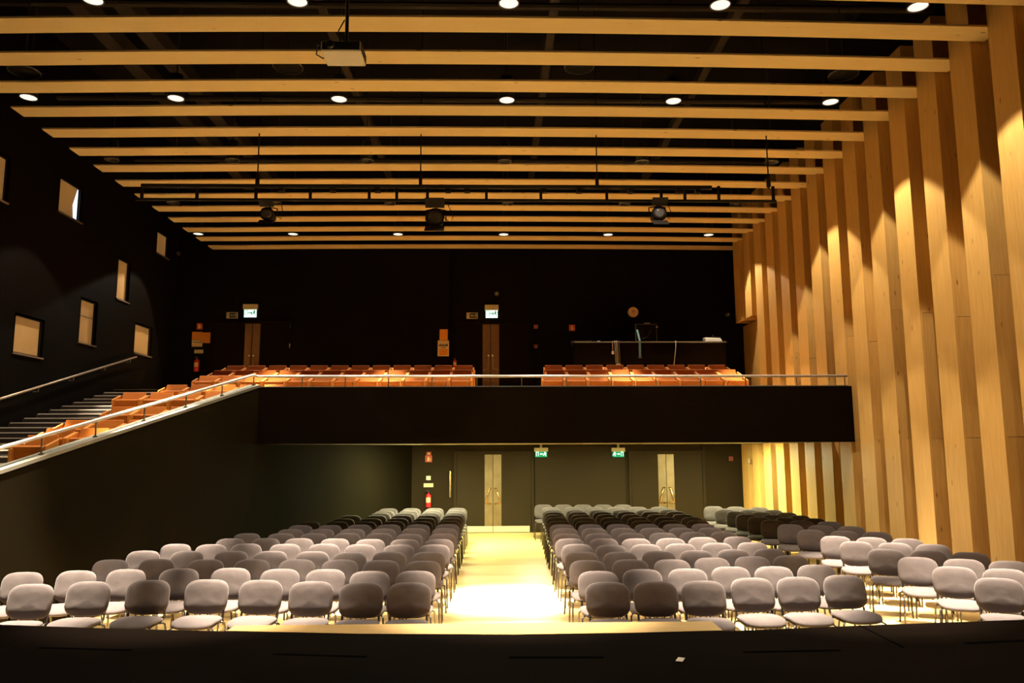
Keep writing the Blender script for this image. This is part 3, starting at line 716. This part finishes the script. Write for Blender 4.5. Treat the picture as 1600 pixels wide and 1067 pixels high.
# ------------------------------------------------------------ signs, extinguishers and small wall things
def man(m_, x, z, s, y0, y1):
    """running figure, a door and an arrow"""
    m_.lathe([(.11*s, 0), (.11*s, .002)], 8, (x, (y0+y1)/2, z+.36*s), 'y')
    def limb(a, b, wd):
        (ax, az), (bx, bz) = a, b; dx, dz = bx-ax, bz-az; l = math.hypot(dx, dz); nx, nz = -dz/l*wd/2, dx/l*wd/2
        m_.prism([(x+(ax+nx)*s, z+(az+nz)*s), (x+(bx+nx)*s, z+(bz+nz)*s), (x+(bx-nx)*s, z+(bz-nz)*s), (x+(ax-nx)*s, z+(az-nz)*s)], y0, y1)
    limb((0, .26), (-.08, -.05), .2); limb((-.08, -.02), (.16, -.2), .1); limb((.16, -.18), (.12, -.45), .1)
    limb((-.08, -.05), (-.28, -.22), .1); limb((-.28, -.22), (-.48, -.26), .1); limb((0, .22), (.3, .1), .08); limb((-.02, .22), (-.28, .08), .08)
def arrow(m_, x, z, s, y0, y1, d=1):
    m_.prism([(x-d*.4*s, z-.08*s), (x+d*.1*s, z-.08*s), (x+d*.1*s, z+.08*s), (x-d*.4*s, z+.08*s)][::d], y0, y1)
    m_.prism([(x+d*.08*s, z-.25*s), (x+d*.4*s, z), (x+d*.08*s, z+.25*s)][::d], y0, y1)
def door_pic(m_, x, z, s, y0, y1):
    for q in ((-.25, -.17), (.17, .25)): m_.box(x+q[0]*s, x+q[1]*s, y0, y1, z-.45*s, z+.45*s)
    m_.box(x-.25*s, x+.25*s, y0, y1, z+.37*s, z+.45*s)
def exit_sign(x0, x1, y0, y1, Yw, label, order, hang=None, pale=False):
    a, b = at(x0, y0, Y=Yw), at(x1, y1, Y=Yw); W_ = b.x-a.x; H_ = a.z-b.z; c = (a.x+b.x)/2
    r = empty('exit_sign', (c, Yw, b.z), 0, label, 'exit sign', 'lit green exit signs')
    MB().box(-W_/2, W_/2, -.11, -.002, H_*.58, H_).build('housing', M['cream'], r, bevel=.006)
    MB().box(-W_*.43, W_*.43, -.062, -.05, 0, H_*.60).build('panel', M['sign_white' if pale else 'green'], r)
    pm = MB(); s = H_*.50; zc_ = H_*.33
    for k_, e in zip(order, (-.27, .02, .29)):
        {'d': door_pic, 'm': man}.get(k_, None) and {'d': door_pic, 'm': man}[k_](pm, e*W_, zc_, s, -.066, -.0615)
        if k_ in 'lr': arrow(pm, e*W_, zc_, s*.85, -.066, -.0615, 1 if k_ == 'r' else -1)
    pm.build('pictogram', M['sign_dark' if pale else 'picto'], r)
    if hang: MB().box(-.03, .03, -.08, -.03, H_, hang-b.z).build('bracket', M['cream'], r)
    return r
exit_sign(381.5, 403, 476, 496, Y_UP-.07, 'lit green exit sign above the upper left door', 'drm', pale=True)
exit_sign(757.5, 779, 477, 497, Y_UP-.01, 'lit green exit sign above the upper middle door', 'drm', pale=True)
exit_sign(834.5, 856, 699.5, 714, Y_LOW-.04, 'lit green exit sign right of the lower left doors', 'dlm', Z_SOF)
exit_sign(955, 976, 699.5, 714, Y_LOW-.04, 'lit green exit sign left of the lower right doors', 'mrd', Z_SOF)
def plate(name, x0, x1, y0, y1, Yw, m, label, cat, group=None, t=.012, part=None):
    a, b = at(x0, y0, Y=Yw), at(x1, y1, Y=Yw); W_ = b.x-a.x; H_ = a.z-b.z
    o = MB().box(-W_/2, W_/2, -t, 0, 0, H_).build(name, M[m]); o.location = ((a.x+b.x)/2, Yw-.002, b.z); tag(o, label, cat, group)
    return o, W_, H_
def glow_sign(x0, x1, y0, y1, Yw, label):
    o, W_, H_ = plate('escape_sign', x0, x1, y0, y1, Yw, 'glow_dark', label, 'sign', 'beige escape route signs')
    MB().box(-W_*.22, W_*.44, -.0135, -.0125, H_*.1, H_*.9).build('dark_field', M['ink'], o)
    q = MB(); man(q, W_*.33, H_*.5, H_*.62, -.0165, -.014); arrow(q, W_*.02, H_*.5, H_*.6, -.0165, -.014, -1); q.build('pictogram', M['glow_dark'], o)
    q = MB(); door_pic(q, -W_*.35, H_*.5, H_*.7, -.0165, -.0125); q.build('door_mark', M['ink'], o)
glow_sign(354, 371.5, 488, 497.5, Y_UP-.06, 'beige escape route sign left of the upper left exit sign')
glow_sign(729, 746.5, 488.5, 498, Y_UP, 'beige escape route sign left of the upper middle exit sign')
def red_sign(x0, x1, y0, y1, Yw, label, flame=True):
    o, W_, H_ = plate('fire_sign', x0, x1, y0, y1, Yw, 'red_sign', label, 'sign', 'red fire signs')
    q = MB(); q.box(-W_*.18, W_*.12, -.015, -.0125, H_*.15, H_*.7).box(-W_*.05, W_*.06, -.015, -.0125, H_*.7, H_*.85)
    q.prism([(W_*.2, H_*.3), (W_*.36, H_*.3), (W_*.30, H_*.68)], -.015, -.0125); q.build('pictogram', M['cream_paper'], o)
    return o
red_sign(308, 316.5, 505, 514.5, Y_UP, 'red fire sign above the orange papers on the upper left wall')
red_sign(889, 898.5, 507.5, 517, Y_UP-.1, 'red fire sign on the upper wall left of the control desk')
red_sign(664.5, 675, 711.5, 722, Y_LOW, 'red framed fire extinguisher sign on the lower left wall')
red_sign(666.5, 673.5, 706, 711, Y_LOW, 'small red sign topping the framed fire sign, lower left')
# framed inner part of the lower sign
def extinguisher(px, ytop, ybot, Yw, label, s=1.0):
    a, b = at(px, ytop, Y=Yw-.1), at(px, ybot, Y=Yw-.1); H_ = a.z-b.z; R_ = H_*.17
    r = empty('fire_extinguisher', (a.x, Yw-.02-R_, b.z), 0, label, 'fire extinguisher')
    MB().lathe([(R_*.9, 0), (R_, .02), (R_, H_*.66), (R_*.85, H_*.74), (R_*.4, H_*.80), (R_*.32, H_*.86)], 16).build('cylinder', M['red'], r, True)
    MB().lathe([(R_*.36, H_*.86), (R_*.36, H_*.92)], 10).box(-R_*.9, R_*.5, -.02, .02, H_*.92, H_*.96).box(-R_*.9, R_*.2, -.015, .015, H_*.98, H_*1.0).build('valve', M['plastic_black'], r)
    lb = MB(); n2 = 8; vs = []
    for i in range(n2+1):
        t = -pi/2-.9+1.8*i/n2
        for z in (H_*.28, H_*.58): vs.append((R_*1.01*math.cos(t), R_*1.01*math.sin(t), z))
    lb.add(vs, [(2*i, 2*i+2, 2*i+3, 2*i+1) for i in range(n2)]).build('label', M['cream_paper'], r)
    MB().tube([(R_*.3, 0, H_*.9), (R_*1.1, 0, H_*.85), (R_*1.25, 0, H_*.6), (R_*1.15, 0, H_*.2)], R_*.12, 6).build('hose', M['plastic_black'], r, True)
    MB().box(-R_*.4, R_*.4, R_*.95, R_+.018, H_*.5, H_*.6).build('wall_bracket', M['plastic_black'], r)
extinguisher(669.5, 766, 792.5, Y_LOW, 'red fire extinguisher on the lower wall left of the double doors')
extinguisher(307.5, 557, 580, Y_UP, 'red fire extinguisher on the upper wall near the left corner')
extinguisher(710.5, 559, 575, Y_UP, 'dim red fire extinguisher behind the upper seats beside the middle door')
plate('switch_plate', 666, 673, 743.5, 750, Y_LOW, 'white', 'small white square plate above the beige label, lower left wall', 'switch')
plate('wall_label', 662, 677, 755, 761, Y_LOW, 'cream', 'beige label strip above the lower fire extinguisher', 'label')
plate('wall_label', 304, 317.5, 546.5, 552, Y_UP, 'cream', 'beige label strip above the upper left fire extinguisher', 'label')
plate('call_point', 1138.5, 1145.5, 713, 720, Y_LOW, 'dull_red', 'small red call point at the right end of the lower back wall', 'call point')[0]
plate('call_point', 834, 840.5, 507.5, 513.5, Y_UP-.1, 'dull_red', 'upper small red box right of the upper middle door', 'call point', t=.03)
plate('wall_switch', 834.5, 840, 538.5, 544, Y_UP-.1, 'dull_red', 'lower small dull red box right of the upper middle door', 'switch', t=.03)
plate('wall_switch', 453.5, 457, 506, 513, Y_UP-.06, 'ring', 'upper small grey box at the edge right of the upper left door', 'switch', t=.03)
plate('wall_switch', 452.5, 456, 537, 543.5, Y_UP-.06, 'cream', 'lower small pale box at the edge right of the upper left door', 'switch', t=.03)
tag(MB().box(-.02, .02, -.06, 0, 0, .72).build('door_pull', M['brass']), 'thin upright amber bar on the wall left of the lower doors', 'handle')  # thin amber metal bar standing off the back wall
bpy.data.objects['door_pull'].location = at(703.5, 777, Y=Y_LOW-.0)
def paper(x0, x1, y0, y1, Yw, m, label, marks=False, pic=False):
    o, W_, H_ = plate('poster', x0, x1, y0, y1, Yw, m, label, 'poster', t=.006)
    if marks:
        q = MB(); xx = -W_*.40
        for k_ in range(6):
            ww = W_*(.08+.05*((k_*7) % 3)/2); q.box(xx, xx+ww, -.0085, -.0065, H_*.62, H_*(.74+.05*(k_ % 2))); xx += ww+W_*.03
        q.box(-W_*.2, W_*.22, -.0085, -.0065, H_*.52, H_*.56); q.build('print', M['ink'], o)
    if pic: MB().box(-W_*.36, W_*.4, -.0085, -.0065, H_*.06, H_*.46).build('picture', M['orange_paper'], o)
paper(300.5, 316, 518.5, 531, Y_UP, 'orange_paper', 'orange sheet under the red sign, left of two')
paper(316.5, 328.5, 519.5, 536, Y_UP, 'orange_paper', 'smaller orange sheet overlapping on the right of its pair')
paper(300, 316, 531.5, 541.5, Y_UP, 'cream_paper', 'cream sheet with dark lettering below the orange sheet', True)
ysec = Y_UP-.16
paper(687, 699.5, 514.5, 531.5, ysec, 'orange_paper', 'plain orange sheet left of the upper middle door, topmost')
paper(684, 701.5, 532, 556.5, ysec, 'cream_paper', 'cream poster with dark lettering and orange picture by the middle door', True, True)
# clock
c = at(989, 488, Y=Y_UP-.1)
ck = empty('wall_clock', (c.x, Y_UP-.1, c.z), 0, 'round pale wall clock above the control desk', 'clock')
MB().lathe([(.165, 0), (.165, .03), (.15, .04)], 24, (0, -.002, 0), 'y').build('rim', M['ring'], ck, True)
MB().lathe([(.148, 0.04), (.01, .042)], 24, (0, -.002, 0), 'y').build('face', M['clock'], ck)
MB().bar((0, -.05, 0), (.05, -.05, .05), .012, .004, (0, 1, 0)).bar((0, -.05, 0), (-.03, -.05, .09), .010, .004, (0, 1, 0)).lathe([(.015, .044), (.015, .05)], 8, (0, 0, 0), 'y').build('hands', M['ink'], ck)
# small wall lamps / detectors
for px, py, Yq, lb in ((1137, 491.5, Y_UP-.1, 'small round detector beside the hanging fins'), (279, 396, Y_UP, 'tiny pale detector near the upper left corner'), (776, 459, Y_UP, 'tiny grey detector above the upper middle exit sign')):
    c = at(px, py, Y=Yq); d = empty('detector', (c.x, Yq, c.z), 0, lb, 'detector')
    MB().lathe([(.07, 0), (.07, .03), (.045, .07), (.02, .08)], 14, (0, -.002, 0), 'y').build('body', M['ring'], d, True)
    MB().lathe([(.02, .08), (.012, .09)], 10, (0, -.002, 0), 'y').build('sensor', M['cream'], d)
c = at(1171, 720, X=XW_R)
sw = MB().box(-.012, 0, -.06, .06, -.06, .06).box(-.016, -.012, -.03, .03, -.04, .04).build('fin_switch', M['cream']); sw.location = c+Vector((-.002, 0, 0)); tag(sw, 'pale switch on a bright lower timber fin', 'switch')

# ------------------------------------------------------------ control desk at the back of the balcony
zd = rowfloor(1); yd = 21.35
x0, x1 = at(898, 560, Y=yd).x, at(1135, 560, Y=yd).x; zt = at(1010, 533.5, Y=yd).z
dk = empty('control_desk', ((x0+x1)/2, yd, zd), 0, 'long black control desk at the rear of the balcony', 'desk'); hw = (x1-x0)/2; hd = zt-zd
MB().box(-hw, hw, 0, .03, 0, hd-.04).build('front_panel', M['black'], dk)
MB().box(-hw-.03, hw+.03, -.04, .75, hd-.04, hd).build('desktop', M['plastic_black'], dk, bevel=.005)
MB().box(-hw, hw, -.046, -.041, hd-.034, hd-.004).build('front_edge', M['alu'], dk)
for x in (-hw, hw-.03): MB().box(x, x+.03, .031, .7, 0, hd-.041).build('side_panel', M['black'], dk)
def on_desk(px): return at(px, 533, Y=yd+.25).x
# flat screen / rack frame seen from behind
xm0, xm1 = at(993, 510, Y=yd+.25).x, at(1026, 510, Y=yd+.25).x; zm = at(1010, 506, Y=yd+.25).z
mo = empty('monitor', ((xm0+xm1)/2, yd+.25, zt), 0, 'black square screen with pale frame standing on the control desk', 'monitor'); mw = (xm1-xm0)/2; mh = zm-zt
MB().box(-mw+.02, mw-.02, 0, .05, .02, mh-.02).build('screen', M['void'], mo)
q = MB(); q.box(-mw, mw, -.006, .05, mh-.018, mh).box(-mw, -mw+.014, -.006, .05, 0, mh-.018).box(mw-.014, mw, -.006, .05, 0, mh-.018).box(-mw+.014, mw-.014, -.006, .05, 0, .018)
q.build('frame', M['ring'], mo)
MB().lathe([(.03, 0), (.03, .03)], 8, (mw-.0, -.006, mh*.83), 'y').build('knob', M['alu'], mo)
MB().box(-.05, .12, 0, .04, mh, mh+.035).build('clamp', M['alu'], mo)
MB().tube([(-mw*.4, -.01, mh*.2), (mw*.1, -.012, mh*.3), (mw*.4, -.012, mh*.68)], .008, 5).build('cable', M['duct'], mo)
# strap hanging over the desk front
c0 = at(998, 513, Y=yd-.06); c1 = at(1000, 558, Y=yd-.06)
q = MB().bar((c0.x, yd+.2, c0.z), (c0.x+.02, yd-.06, zt+.01), .05, .02).bar((c0.x+.02, yd-.06, zt+.01), (c1.x, yd-.06, c1.z), .06, .02).build('hanging_strap', M['teal']); tag(q, 'dull teal strap hanging over the desk front by the screen', 'strap')
MB().box(c1.x-.055, c1.x+.055, yd-.08, yd-.05, c1.z-.03, c1.z).build('strap_end', M['ring'], q)
# cable bundle
q = empty('cable_bundle', (at(964, 533, Y=yd-.06).x, yd-.055, zt), 0, 'bundle of pale cables hanging down the desk front', 'cables'); zlo = at(964, 570, Y=yd-.06).z-zt
for k_, (dx, m_) in enumerate(((-.065, 'cable_white'), (-.03, 'cream'), (.0, 'cable_white'), (.03, 'ring'), (.055, 'alu'))):
    MB().tube([(dx, .15, .012), (dx, 0, .012), (dx, -.005, -.03), (dx+.01, -.01, zlo*.5), (dx+.02, -.005, zlo*(.92+.02*k_))], .0055, 6).build('cable', M[m_], q, True)
MB().box(-.04, .08, -.03, .02, zlo-.02, zlo+.025).build('plug_bunch', M['cable_white'], q)
c = at(957.5, 551, Y=yd-.06)
q = MB().box(-.03, .03, -.03, 0, -.04, .04).tube([(.0, -.012, .04), (.0, -.012, zt-c.z+.01), (.0, .1, zt-c.z+.012)], .006, 5).build('hanging_plug', M['white']); q.location = (c.x, yd-.045, c.z); tag(q, 'small white plug hanging left of the cable bundle', 'plug')
c = at(1056, 533, Y=yd-.06); c2 = at(1053, 572, Y=yd-.06)
q = MB().tube([(c.x, yd+.1, zt+.01), (c.x, yd-.055, zt+.01), (c.x-.01, yd-.06, zt-.2), (c2.x, yd-.055, c2.z)], .009, 6).build('loose_cable', M['cable_white'], smooth=True); tag(q, 'single pale cable hanging down the desk right of the screen', 'cable')
# pale machine on the desk's right end
xa, xb = on_desk(1099.5), on_desk(1127); wq = (xb-xa)/2
q = empty('desk_device', ((xa+xb)/2, yd+.25, zt), 0, 'pale rounded device on the right end of the control desk', 'device')
MB().hexa([(-wq, -.16, 0), (wq, -.16, 0), (wq, .16, 0), (-wq, .16, 0), (-wq+.01, -.13, .13), (wq-.05, -.13, .11), (wq-.05, .14, .13), (-wq+.01, .14, .15)]).build('shell', M['white'], q, bevel=.02)
MB().hexa([(-.02, -.1, .145), (.22, -.1, .12), (.22, .1, .14), (-.02, .1, .165), (-.02, -.1, .165), (.2, -.1, .15), (.2, .1, .17), (-.02, .1, .185)]).bar((.06, 0, .16), (.0, -.02, .22), .03, .02).build('lid', M['plastic_black'], q)
xa = on_desk(1086)
q = MB().box(-.1, .1, -.05, .05, 0, .012).box(-.03, .06, -.04, .04, .012, .03).build('desk_gadget', M['alu']); q.location = (xa, yd+.2, zt); tag(q, 'small flat grey gadget left of the pale device', 'gadget')
xa = on_desk(934)
q = MB().box(-.08, .08, -.05, .05, 0, .02).box(-.02, .05, -.03, .03, .02, .045).build('desk_gadget', M['cream']); q.location = (xa, yd+.2, zt); tag(q, 'small pale gadget on the left half of the desk', 'gadget')
xa = on_desk(909)
q = empty('mixing_console', (xa, yd+.35, zt), 0, 'low dark sloping console on the left end of the desk', 'console')
MB().hexa([(-.28, -.2, 0), (.3, -.2, 0), (.3, .2, 0), (-.28, .2, 0), (-.28, -.2, .02), (.3, -.2, .02), (.3, .2, .09), (-.28, .2, .09)]).build('body', M['ring'], q, bevel=.006)
MB().box(-.25, .27, -.17, .17, .058, .064).build('control_strip', M['plastic_black'], q)

# ------------------------------------------------------------ lamps and an added side fill under the balcony
GREENY = (.93, .95, .56)
for x in (-1.6, 1.0, 3.4, 5.7):
    area('under_balcony_lamp', (x, 19.4, Z_SOF-.03), UNDER_W, .5, .5, GREENY)
area('under_balcony_side_lamp', (-1.6, 18.6, Z_SOF-.05), UNDER_W*2.6, .4, 1.6, GREENY, (-.5, 0, -1))  # added fill without a fixture, brightens the slanting side wall
area('under_balcony_wall_lamp', (5.9, 19.2, Z_SOF-.05), UNDER_W*.6, .3, 2.2, GREENY, (.55, 0, -1))
print('chairs', NCH[0], 'seats', NSE[0], 'objects', len(bpy.data.objects))
